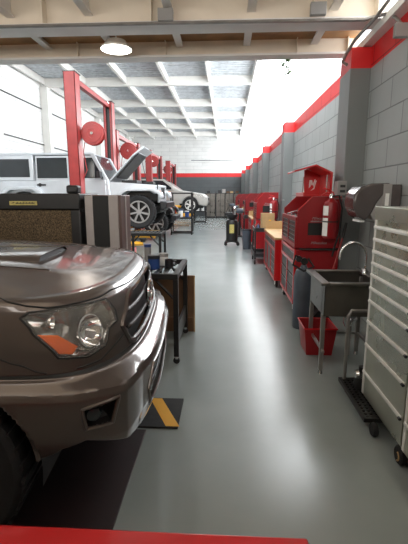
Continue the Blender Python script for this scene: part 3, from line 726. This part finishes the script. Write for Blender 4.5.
# steel cabinets along the back
first = None
for i, (x, w_) in enumerate([(-1.42, .70), (-.68, .60), (-.07, .55), (.50, .58)]):
    t = thing('steel_cabinet', ['leftmost grey steel double cabinet at the back wall', 'second grey steel back cabinet from the left', 'third grey steel back cabinet from the left', 'rightmost grey steel back cabinet beside red tool chests'][i], 'cabinet', (x, 27.4, 0), 0, 'steel cabinets at the back')
    box('carcass', 'black', 0, w_, .02, .6, 0, 1.66, t, .008)
    for k in range(2):
        d = box('door', 'sinksteel', .03+k*(w_/2-.015), w_/2-.005+k*(w_/2-.015), 0, .03, .10, 1.62, t, .006)
        box('handle', 'black', w_/2-.05+k*.06, w_/2-.035+k*.06, -.02, 0, .8, 1.0, d)
for i, (x, m, hh, lb) in enumerate([(-1.2, 'plastic', .14, 'black box on leftmost back cabinet'), (-.45, 'plastic', .20, 'small dark case standing on second back cabinet'), (-.17, 'tube', .26, 'grey metal tool part standing on second back cabinet'), (.1, 'ply', .12, 'brown box on the third back cabinet'), (.36, 'carton', .12, 'cardboard box at the right edge of third back cabinet'), (.72, 'ply', .14, 'brown box on rightmost back cabinet')]):
    t = tag(box('storage_box', m, x-.09, x+.13, 27.55, 27.85, 1.66, 1.66+hh, bevel=.01), lb, 'box')
# ------------------------------------------------ red tool chests with hutch
def drawers(t, x, y0, y1, z0, z1, n, m='drawer'):
    for k in range(n):
        a = z0+(z1-z0)*k/n; c = z0+(z1-z0)*(k+1)/n
        d = box('drawer', m, x-.012, x+.01, y0, y1, a+.006, c-.006, t, .002)
        box('handle', 'tube', x-.018, x-.011, y0+.02, y1-.02, c-.016, c-.010, d)
def chest(label, loc, detailed=True):
    """front faces -X; near end at y=0, L long, D deep"""
    L, D = 1.16, .52
    t = thing('tool_chest', label, 'tool chest', loc, 0, 'tall red tool chests')
    box('lower_cabinet', 'darkred', 0, D, 0, L, .14, .84, t, .006)
    b = MB(); b.box(-.022, .0, 0, .045, .14, .84); b.box(-.022, 0, L-.045, L, .14, .84); b.box(-.022, 0, .045, L-.045, .80, .84); b.box(-.022, 0, .045, L-.045, .14, .18); b.box(-.022, 0, L*.5-.025, L*.5+.025, .18, .66); b.box(-.022, 0, .045, L-.045, .65, .685)
    b.build('front_frame', 'red', t)
    drawers(t, 0, .04, L-.04, .68, .80, 1); drawers(t, 0, .04, L*.5-.02, .17, .655, 3 if detailed else 2); drawers(t, 0, L*.5+.02, L-.04, .17, .655, 3 if detailed else 2)
    # upper chest with slanted top front
    b = MB()
    for (ya, yb) in ((0, .025), (L-.025, L)):
        b.prism([(0, .86), (0, 1.32), (.17, 1.49), (D, 1.49), (D, .86)], ya, yb)
    b.box(D-.02, D, .025, L-.025, .86, 1.49); b.box(.0, D-.02, .025, L-.025, .86, 1.22); b.box(-.022, 0, 0, L, 1.19, 1.24); b.box(-.022, 0, 0, L, .86, .92); b.box(-.022, 0, 0, .045, .92, 1.19); b.box(-.022, 0, L-.045, L, .92, 1.19); b.box(-.022, 0, L/2-.03, L/2+.03, .92, 1.19)
    b.build('upper_chest', 'darkred', t, .004)
    MB().tube([(0, -.002, 1.32), (.17, -.002, 1.49)], .006, 6).build('trim_strip', 'red', t)
    drawers(t, 0, .035, L/2-.025, .91, 1.19, 5); drawers(t, 0, L/2+.025, L-.035, .91, 1.19, 5)
    p = box('side_vent_panel', 'screen', .13, .40, -.006, 0, 1.02, 1.17, t, .002)
    text('Milwaukee', .045, 'greytext', p, (.27, -.006, 1.225), (R(90), 0, 0), shear=.3)
    b = MB()
    for k in range(12): b.box(.16+k*.018, .173+k*.018, -.008, -.006, 1.18, 1.197+.003*(k % 2))
    b.build('small_print', 'greytext', p, smooth=False)
    text('Milwaukee', .045, 'greytext', p, (.27, -.006, .925), (R(90), 0, 0), shear=.3)
    MB().tube([(.05, -.004, .85), (.05, -.05, .85), (.47, -.05, .85), (.47, -.004, .85)], .012, 8).build('side_handle', 'black', t)
    for y in (.10, L-.10):
        for x in (.035, D-.07):
            c_ = MB(); c_.lathe([(.052, -.018), (.058, -.008), (.058, .008), (.052, .018)], org=(x, y, .058), axis='X', n=18); c_.build('caster', 'rubber', t)
            MB().prism([(y-.03, .14), (y+.03, .14), (y+.012, .05), (y-.012, .05)], x-.035, x-.022, 'X').build('caster_fork', 'alu', t)
    return t
c1 = chest('nearest tall red tool chest behind grey gas tank and extinguisher', (.875, 4.98, 0))
spots = [((.80, 10.35, 0), 'second tall red tool chest, behind black cart with cardboard box'), ((.745, 15.2, 0), 'third tall red tool chest along the block wall'), ((.68, 19.6, 0), 'fourth tall red tool chest along the block wall'), ((.60, 24.3, 0), 'fifth tall red tool chest along the block wall'), ((.52, 28.6, 0), 'farthest tall red tool chest, by the back wall corner')]
for p, lb in spots: dup(c1, p, lb).scale = (1, 1, 1.06)
# tools inside the open hutch
for i, (y, lb) in enumerate([(.2, 'silver socket rail nearest in the open top of near red chest'), (.5, 'silver tool bundle mid way in the open top of near red chest'), (.8, 'silver tool bundle at far end in open top of near red chest')]):
    t = thing('hand_tool', lb, 'tool', (.95, 4.98+y, 1.235))
    MB().tube([(-.08, -.08, .02), (.1, .08, .05)], .014, 8).build('shaft', 'chrome', t); MB().lathe([(.03, 0), (.03, .05)], org=(.1, .08, .03), n=14).build('head', 'plastic', t)
# raised lid with white mark, on a small top box
t = thing('open_lid_box', 'red tool case with raised lid and white mark atop nearest red chest', 'tool case', (.99, 5.30, 1.49))
b = MB(); b.box(0, .36, 0, .55, 0, .02); b.box(0, .02, 0, .55, .02, .05); b.box(.34, .36, 0, .55, .02, .10); b.build('case_base', 'red', t, .004)
b = MB()
prof = [(.10, .02), (.36, .02), (.37, .30), (.16, .405), (-.11, .33), (-.11, .315), (.16, .385), (.34, .29), (.33, .04), (.10, .04)]
b.prism([(.33, .02), (.36, .02), (.365, .30), (.15, .40), (-.12, .325), (-.12, .305), (.15, .378), (.335, .285)], 0, .60)
ld = b.build('raised_lid', 'red', t, .004)
MB().prism([(.13, .03), (.335, .03), (.34, .285), (.15, .375), (.11, .36)], .585, .60).build('lid_side', 'red', ld)
pl = MB().prism([(.125, .02), (.33, .02), (.335, .27), (.10, .27)], .57, .585).build('lid_back', 'red', ld)
b = MB()
for (pts) in ([(-.05, .06), (-.03, .065), (-.03, -.02), (-.055, -.05)], [(-.03, .065), (-.012, .06), (0, .0), (-.02, -.01)], [(0, .0), (.018, .07), (.035, .075), (.01, -.03)], [(.035, .06), (.05, .055), (.02, -.06), (-.03, -.085), (.012, -.045)]):
    b.prism([(x+.235, z+.16) for x, z in pts], .565, .57)
b.build('maker_mark', 'label', ld, smooth=False)
MB().tube([(.30, .03, .03), (.30, .03, .27)], .008, 6).build('gas_strut', 'tube', t); MB().tube([(.09, .56, .03), (.10, .56, .26)], .008, 6).build('gas_strut', 'tube', t)

# wheeled red benches with wooden top
def bench(label, loc, L=1.80, D=.50):
    t = thing('mobile_workbench', label, 'workbench', loc, 0, 'red mobile workbenches')
    box('cabinet', 'red', 0, D, 0, L, .13, .80, t, .006)
    box('wood_top', 'wood', -.03, D+.02, -.02, L+.02, .80, .835, t, .004)
    box('wood_back', 'carton', -.0, D, L-.01, L+.015, .835, .99, t)
    b = MB(); b.box(-.022, 0, 0, .04, .13, .80); b.box(-.022, 0, L-.04, L, .13, .80); b.box(-.022, 0, .04, L-.04, .765, .80); b.box(-.022, 0, .04, L-.04, .13, .175); b.box(-.022, 0, .04, L-.04, .61, .65)
    for k in (1, 2): b.box(-.022, 0, .025+k*(L-.06)/3-.02, .025+k*(L-.06)/3+.025, .175, .61)
    b.build('front_frame', 'red', t)
    for k in range(3):
        y0 = .04+k*(L-.06)/3; y1 = y0+(L-.06)/3-.03
        drawers(t, 0, y0, y1, .64, .76, 1); drawers(t, 0, y0, y1, .18, .62, 4 if k == 0 else 1)
    for y in (.1, L-.1):
        for x in (.035, D-.07):
            MB().lathe([(.05, -.018), (.058, -.008), (.058, .008), (.05, .018)], org=(x, y, .058), axis='X', n=18).build('caster', 'rubber', t)
            MB().prism([(y-.03, .14), (y+.03, .14), (y+.012, .05), (y-.012, .05)], x-.035, x-.022, 'X').build('caster_fork', 'alu', t)
    return t
b1 = bench('nearest red workbench with wooden top between two tall red chests', (.815, 6.45, 0))
for p, lb in [((.78, 12.0, 0), 'red workbench with wooden top in the second wall bay'), ((.72, 16.85, 0), 'red workbench with wooden top in the third wall bay'), ((.66, 21.6, 0), 'red workbench with wooden top in the fourth wall bay')]: dup(b1, p, lb)
for x, y, z, lb, m in [(1.18, 6.75, .835, 'small white and red rag near end of nearest wooden bench top', 'label')]:
    b = MB(); b.grid(lambda a, c: V((x-.06+.12*a, y-.05+.1*c, z+.006+.015*abs(sin(a*7+c*3)))), 10, 8); tag(b.build('rag', m, solid=.003), lb, 'rag')
# black tool cart and cardboard box
def cart(label, loc):
    t = thing('tool_cart', label, 'cart', loc, 0, 'black tool carts')
    for z in (.16, .72):
        b = MB(); b.box(0, .5, 0, .8, z, z+.02); b.box(0, .02, 0, .8, z+.02, z+.09); b.box(.48, .5, 0, .8, z+.02, z+.09); b.box(.02, .48, 0, .02, z+.02, z+.09); b.box(.02, .48, .78, .8, z+.02, z+.09); b.build('tray', 'plastic', t, .006)
    for x in (.01, .45):
        for y in (.01, .75): box('post', 'plastic', x, x+.04, y, y+.04, .12, .74, t); MB().lathe([(.055, -.015), (.055, .015)], org=(x+.02, y+.02, .056), axis='X', n=16).build('caster', 'rubber', t)
    return t
k1 = cart('black tool cart carrying cardboard box beside second red chest', (.62, 8.75, 0))
dup(k1, (.62, 13.9, 0), 'black tool cart in the second wall bay beyond the bench'); dup(k1, (.62, 18.75, 0), 'black tool cart in the third wall bay')
t = thing('cardboard_box', 'brown cardboard box with yellow sticker on the black cart', 'box', (.80, 9.0, .745))
b = MB(); b.box(0, .28, 0, .36, 0, .36); b.build('box_body', 'carton', t, .003); MB().lathe([(.001, -.002), (.028, -.002), (.028, .0)], org=(.18, 0, .20), axis='Y', n=18, cap=False).build('sticker', 'yellow', t); box('flap', 'carton', -.02, .28, .0, .16, .362, .366, t)
for i, (x, y, m, lb) in enumerate([(.68, 8.86, 'black', 'black hand tool on near edge of black cart'), (.73, 9.15, 'blue', 'blue handled tool on the black cart by cardboard box'), (.68, 9.35, 'liftred', 'red handled tool on far side of black cart')]):
    t = thing('hand_tool', lb, 'tool', (x, y, .745)); MB().tube([(0, -.08, .03), (.01, .06, .10)], .016, 8).build('grip', m, t); MB().tube([(.01, .06, .10), (.02, .12, .13)], .009, 8).build('shaft', 'chrome', t)
t = thing('trash_bin', 'small dark round bin beside the black tool cart', 'bin', (.60, 11.4, 0))
MB().lathe([(.11, 0), (.14, .55), (.13, .55), (.10, .03), (.001, .03)], n=24, cap=False).build('bin_body', 'gunmetal', t); MB().lathe([(.142, .53), (.15, .56), (.142, .56)], n=24, cap=False).build('rim', 'plastic', t)
for (x, y, z, m, h, lb) in [(.95, 12.6, .835, 'carton', .22, 'cardboard box on wooden bench in the second wall bay'), (.9, 17.3, .835, 'black', .26, 'black machine on wooden bench in the third wall bay'), (.85, 21.9, .835, 'ply', .24, 'brown box on wooden bench in the fourth wall bay')]:
    tag(box('bench_box', m, x-.1, x+.15, y, y+.3, z, z+h, bevel=.01), lb, 'box')
# drill-press like black tools standing before the far chests
for p, lb in [((.50, 14.9, 0), 'dark bench grinder on pedestal before third red chest'), ((.45, 19.2, 0), 'dark bench grinder on pedestal before fourth red chest'), ((.36, 23.8, 0), 'dark bench grinder on pedestal before fifth red chest')]:
    t = thing('pedestal_grinder', lb, 'grinder', p, 0, 'pedestal grinders')
    MB().lathe([(.14, 0), (.14, .02), (.04, .05), (.035, .84), (.09, .86)], n=20).build('pedestal', 'black', t)
    MB().lathe([(.07, -.13), (.085, -.08), (.085, .08), (.07, .13)], org=(0, 0, .95), axis='X', n=20).build('motor', 'gunmetal', t)
    for s in (-1, 1): MB().lathe([(.09, -.015), (.09, .015)], org=(s*.16, 0, .95), axis='X', n=20).build('wheel', 'black', t)
# ------------------------------------------------ extinguishers
def extinguisher(label, loc, wallx):
    t = thing('fire_extinguisher', label, 'fire extinguisher', loc, 0, 'fire extinguishers on the pillars')
    r = .088
    MB().lathe([(.001, 0), (r*.8, .0), (r, .03), (r, .36), (r*.85, .42), (r*.4, .455), (.022, .47)], n=28, cap=False).build('cylinder', 'darkred', t)
    v = MB(); v.lathe([(.02, .46), (.028, .47), (.028, .50), (.015, .52)], n=14); v.build('valve', 'chrome', t)
    MB().tube([(.03, 0, .51), (-.06, 0, .53), (-.12, 0, .50)], .009, 8).build('lever', 'red', t); MB().tube([(.02, 0, .53), (-.04, 0, .57), (-.10, 0, .58)], .009, 8).build('carry_handle', 'red', t)
    MB().tube([(.0, -.02, .49), (.07, -.06, .50), (.115, -.05, .35), (.10, -.04, .05), (.06, -.03, -.10), (.04, -.02, -.22)], .011, 8).build('hose', 'rubber', t)
    for (za, zb) in ((.27, .38), (.03, .24)): MB().grid(lambda a, c: V((r*1.012*cos(R(-180+58*a)), r*1.012*sin(R(-180+58*a)), za+(zb-za)*c)), 10, 1).build('label_sheet', 'label', t)
    MB().lathe([(r*1.03, .19), (r*1.03, .205)], n=28, cap=False).build('strap', 'black', t)
    MB().tube([(.0, .0, .455), (.03, .05, .465), (.24, .08, .465), (.26, .12, .465), (.26, .33, .465)], .008, 6).build('wall_bracket', 'tube', t)
    return t
e1 = extinguisher('near red fire extinguisher with white labels on the first pillar', (1.235, 4.84, 1.0), .15)
dup(e1, (1.13, 9.70, .93), 'farther red fire extinguisher on the second pillar')
for p, lb in [((1.40, 5.0, 1.50), 'small pale electrical box on first pillar above near extinguisher')]:
    t = thing('electrical_box', lb, 'box', p); box('housing', 'dispgrey', -.06, .05, .0, .15, 0, .17, t, .006)
    for z in (.05, .11): box('socket', 'plastic', -.03, .03, -.004, 0, z-.015, z+.015, t)
    MB().tube([(.03, .02, .08), (.12, .03, .02), (.14, .03, -.03)], .006, 6).build('cable', 'plastic', t)

# ------------------------------------------------ gas tank, broom, sink
t = thing('gas_cylinder', 'dark grey tall tank with valve beside nearest red tool chest', 'gas tank', (.885, 4.50, 0))
MB().lathe([(.10, 0), (.105, .02), (.105, .60), (.085, .67), (.04, .70), (.03, .73)], n=28).build('tank', 'gunmetal', t)
b = MB(); b.lathe([(.022, .72), (.022, .80)], n=12); b.lathe([(.04, 0), (.04, .03)], org=(0, -.03, .775), axis='Y', n=16); b.build('valve', 'black', t)
MB().lathe([(.035, -.02), (.035, .02)], org=(-.06, 0, .80), axis='Y', n=18).build('gauge', 'plastic', t)
MB().tube([(-.02, 0, .80), (-.10, -.02, .84), (-.13, -.05, .74), (-.02, -.11, .68), (.10, -.05, .72), (.05, .02, .80)], .012, 8).build('hose', 'rubber', t)
t = thing('broom', 'red handled broom leaning on the first pillar behind the sink', 'broom', (1.16, 4.74, 0))
MB().tube([(0, 0, .12), (.23, .10, 1.0)], .012, 10).build('handle', 'liftred', t); MB().tube([(.23, .10, 1.0), (.27, .12, 1.18)], .017, 10).build('grip', 'black', t)
MB().prism([(-.14, 0), (.14, 0), (.04, .13), (-.04, .13)], -.03, .03).build('bristles', 'plastic', t)
t = thing('utility_sink', 'stainless steel utility sink on legs with gooseneck faucet', 'sink', (.785, 3.17, 0))
W_, D_ = .52, .58; zt = .81; zb = .53; th = .012
b = MB(); b.box(.03, W_-.03, .03, D_-.03, zb, zb+th)
b.box(.02, .02+th, .02, D_-.02, zb, zt); b.box(W_-.02-th, W_-.02, .02, D_-.02, zb, zt); b.box(.02, W_-.02, .02, .02+th, zb, zt); b.box(.02, W_-.02, D_-.02-th, D_-.02, zb, zt)
b.build('basin', 'sinksteel', t, .004)
b = MB(); b.box(-.02, .05, -.02, D_+.02, zt-.02, zt+.006); b.box(W_-.07, W_+.02, -.02, D_+.02, zt-.02, zt+.006); b.box(.05, W_-.07, -.02, .04, zt-.02, zt+.006); b.box(.05, W_-.07, D_-.04, D_+.02, zt-.02, zt+.006); b.build('rim', 'sinksteel', t, .005)
for x in (.02, W_-.06):
    for y in (.07, D_-.06):
        lg = box('leg', 'tube', x, x+.035, y+.01, y+.045, .03, zt-.05, t, .004); MB().lathe([(.022, 0), (.016, .03)], org=(x+.018, y+.028, 0), n=12).build('foot', 'chrome', lg)
for x in (.03, W_-.05): box('brace', 'tube', x, x+.02, .04, D_-.03, .20, .225, t, .003)
box('brace', 'tube', .05, W_-.06, D_-.04, D_-.02, .20, .225, t, .003)
MB().tube([(.28, .30, .52), (.28, .30, .40), (.30, .32, .36), (.34, .34, .36), (.36, .35, .40), (.40, .38, .40)], .018, 10).build('drain_trap', 'chrome', t)
MB().tube([(.36, .38, .40), (.36, .40, .05)], .012, 8).build('drain_hose', 'dispgrey', t)
f = MB(); base = V((W_-.06, .40, zt))
pts = [base+V((0, 0, .0)), base+V((0, 0, .16))]+[base+V((-.115+.115*cos(R(a)), 0, .16+.125*sin(R(a)))) for a in range(15, 166, 15)]+[base+V((-.232, 0, .13))]
f.tube(pts, .011, 12); f.lathe([(.03, 0), (.028, .02), (.016, .05)], org=base, n=18); f.tube([base+V((0, -.05, .03)), base+V((0, .06, .03))], .014, 10); f.tube([base+V((0, -.05, .03)), base+V((-.03, -.07, .08))], .009, 8)
f.build('faucet', 'chrome', t)
t = thing('bucket', 'red plastic tub on the floor under the sink', 'tub', (.90, 3.80, 0))
b = MB(); b.prism([(-.12, -.14), (.12, -.14), (.12, .14), (-.12, .14)], 0, .27, 'Z', top=[(-.15, -.17), (.15, -.17), (.15, .17), (-.15, .17)])
b.bm.faces.ensure_lookup_table(); b.bm.faces.remove(b.bm.faces[1]); b.build('tub_body', 'darkred', t, .01, solid=.006)
b = MB(); b.tube([(-.152, -.172, .27), (.152, -.172, .27), (.152, .172, .27), (-.152, .172, .27)], .008, 6, closed=True); b.build('tub_rim', 'red', t)
# platform trolley with perforated deck
t = thing('platform_trolley', 'black platform trolley with perforated deck beside steel drawer cabinet', 'trolley', (.90, 2.40, 0))
b = MB(); b.box(0, .02, 0, .60, .065, .092); b.box(.34, .36, 0, .60, .065, .092); b.box(.02, .34, 0, .02, .065, .092); b.box(.02, .34, .58, .60, .065, .092)
for i in range(15): b.box(.02, .34, .03+i*.038, .045+i*.038, .078, .090)
for i in range(8): b.box(.04+i*.036, .055+i*.036, .02, .58, .077, .089)
b.build('deck', 'black', t)
MB().tube([(.04, .58, .09), (.04, .58, .60), (.06, .58, .64), (.30, .58, .64), (.33, .58, .60), (.33, .58, .09)], .014, 10).build('handle', 'tube', t)
for x in (.05, .32):
    for y in (-.045, .53): MB().lathe([(.04, -.016), (.045, 0), (.04, .016)] if y < 0 else [(.03, -.014), (.034, 0), (.03, .014)], org=(x, y, .045 if y < 0 else .034), axis='X', n=18).build('caster', 'rubber', t)
t = thing('air_regulator', 'dark metal regulator standing on the perforated trolley deck', 'regulator', (1.02, 2.82, .092))
MB().lathe([(.05, 0), (.06, .03), (.055, .10), (.03, .13), (.03, .17)], n=20).build('body', 'black', t); MB().lathe([(.03, -.01), (.035, .01)], org=(-.05, -.02, .12), axis='X', n=18).build('dial', 'chrome', t)
# paper towel dispenser
t = thing('paper_towel_dispenser', 'smoky black paper towel dispenser on block wall above sink', 'dispenser', (1.693, 4.05, 1.26))
prof = [(-.10, .36), (-.28, .355), (-.38, .32), (-.44, .25), (-.445, .14), (-.40, .04), (-.32, -.01), (-.27, .05), (-.22, .16), (-.16, .25), (-.10, .29)]
MB().prism(prof, 0, .32).build('cover', 'dispenser', t, .02)
MB().prism([(-.27, .05), (-.20, .22), (-.12, .30), (-.10, .30), (-.10, .02), (-.24, .0)], .01, .31).build('grey_body', 'dispgrey', t, .01)
box('back_plate', 'dispenser', -.10, -.0, -.01, .33, .10, .345, t, .006)
box('side_strip', 'dispgrey', -.17, -.09, -.012, .02, .02, .35, t, .006); box('side_label', 'label', -.15, -.115, -.016, -.012, .14, .26, t)
box('paper', 'label', -.36, -.31, .05, .27, -.022, .0, t)

# ------------------------------------------------ stainless drawer cabinet, right foreground
X0 = .985
RA = [1.30, 1.22, 1.14, 1.06, .98, .89, .80, .655, .49, .29]
def steelcab(label, y0, y1):
    t = thing('drawer_cabinet', label, 'tool cabinet', (X0, y0, 0), 0, 'stainless drawer cabinets')
    L = y1-y0
    box('body', 'steel', .01, .55, 0, L, .10, 1.42, t, .006)
    box('top_lip', 'steel', -.006, .56, -.002, L+.006, 1.345, 1.43, t, .004)
    box('corner_trim', 'alu', -.004, .01, L-.03, L, .12, 1.345, t, .002)
    tops = RA; bots = RA[1:]+[.12]
    for a, c in zip(tops, bots):
        d = box('drawer_front', 'steel', -.002, .012, .006, L-.034 if True else L, c+.006, a+.01, t, .002)
        h = MB(); h.prism([(-.003, a-.016), (-.010, a-.015), (-.013, a-.003), (-.009, a+.007), (-.003, a+.008)], .02, L-.012); h.build('handle_rail', 'alu', d)
        m_ = MB(); m_.lathe([(.009, -.009), (.009, .009)], org=(-.015, .02, a-.004), axis='Y', n=12); m_.tube([(-.02, .02, a-.004), (-.004, .03, a-.004)], .006, 6); m_.build('latch_knob', 'plastic', d)
    for y in (.03 if y0 > 2 else .08, L-.08 if y0 > 2 else L-.3):
        for x in (.06 if y < .1 and y0 > 2 or y0 < 2 else .40, .50):
            c_ = MB().lathe([(.046, -.02), (.055, -.012), (.055, .012), (.046, .02)], org=(x-.04, y, .055), axis='X', n=24).build('caster', 'rubber', t)
            MB().tube([(x-.063, y+.026*cos(R(a)), .05+.026*sin(R(a))) for a in range(100, 261, 16)], .0045, 6).build('caster_hub', 'carton', c_)
            box('caster_fork', 'black', x-.05, x+.02, y-.02, y+.02, .085, .105, t)
    return t
steelcab('farther stainless drawer cabinet on casters, beside trolley', 2.06, 2.71)
steelcab('nearer stainless drawer cabinet cut by the right picture edge', 1.28, 2.045)
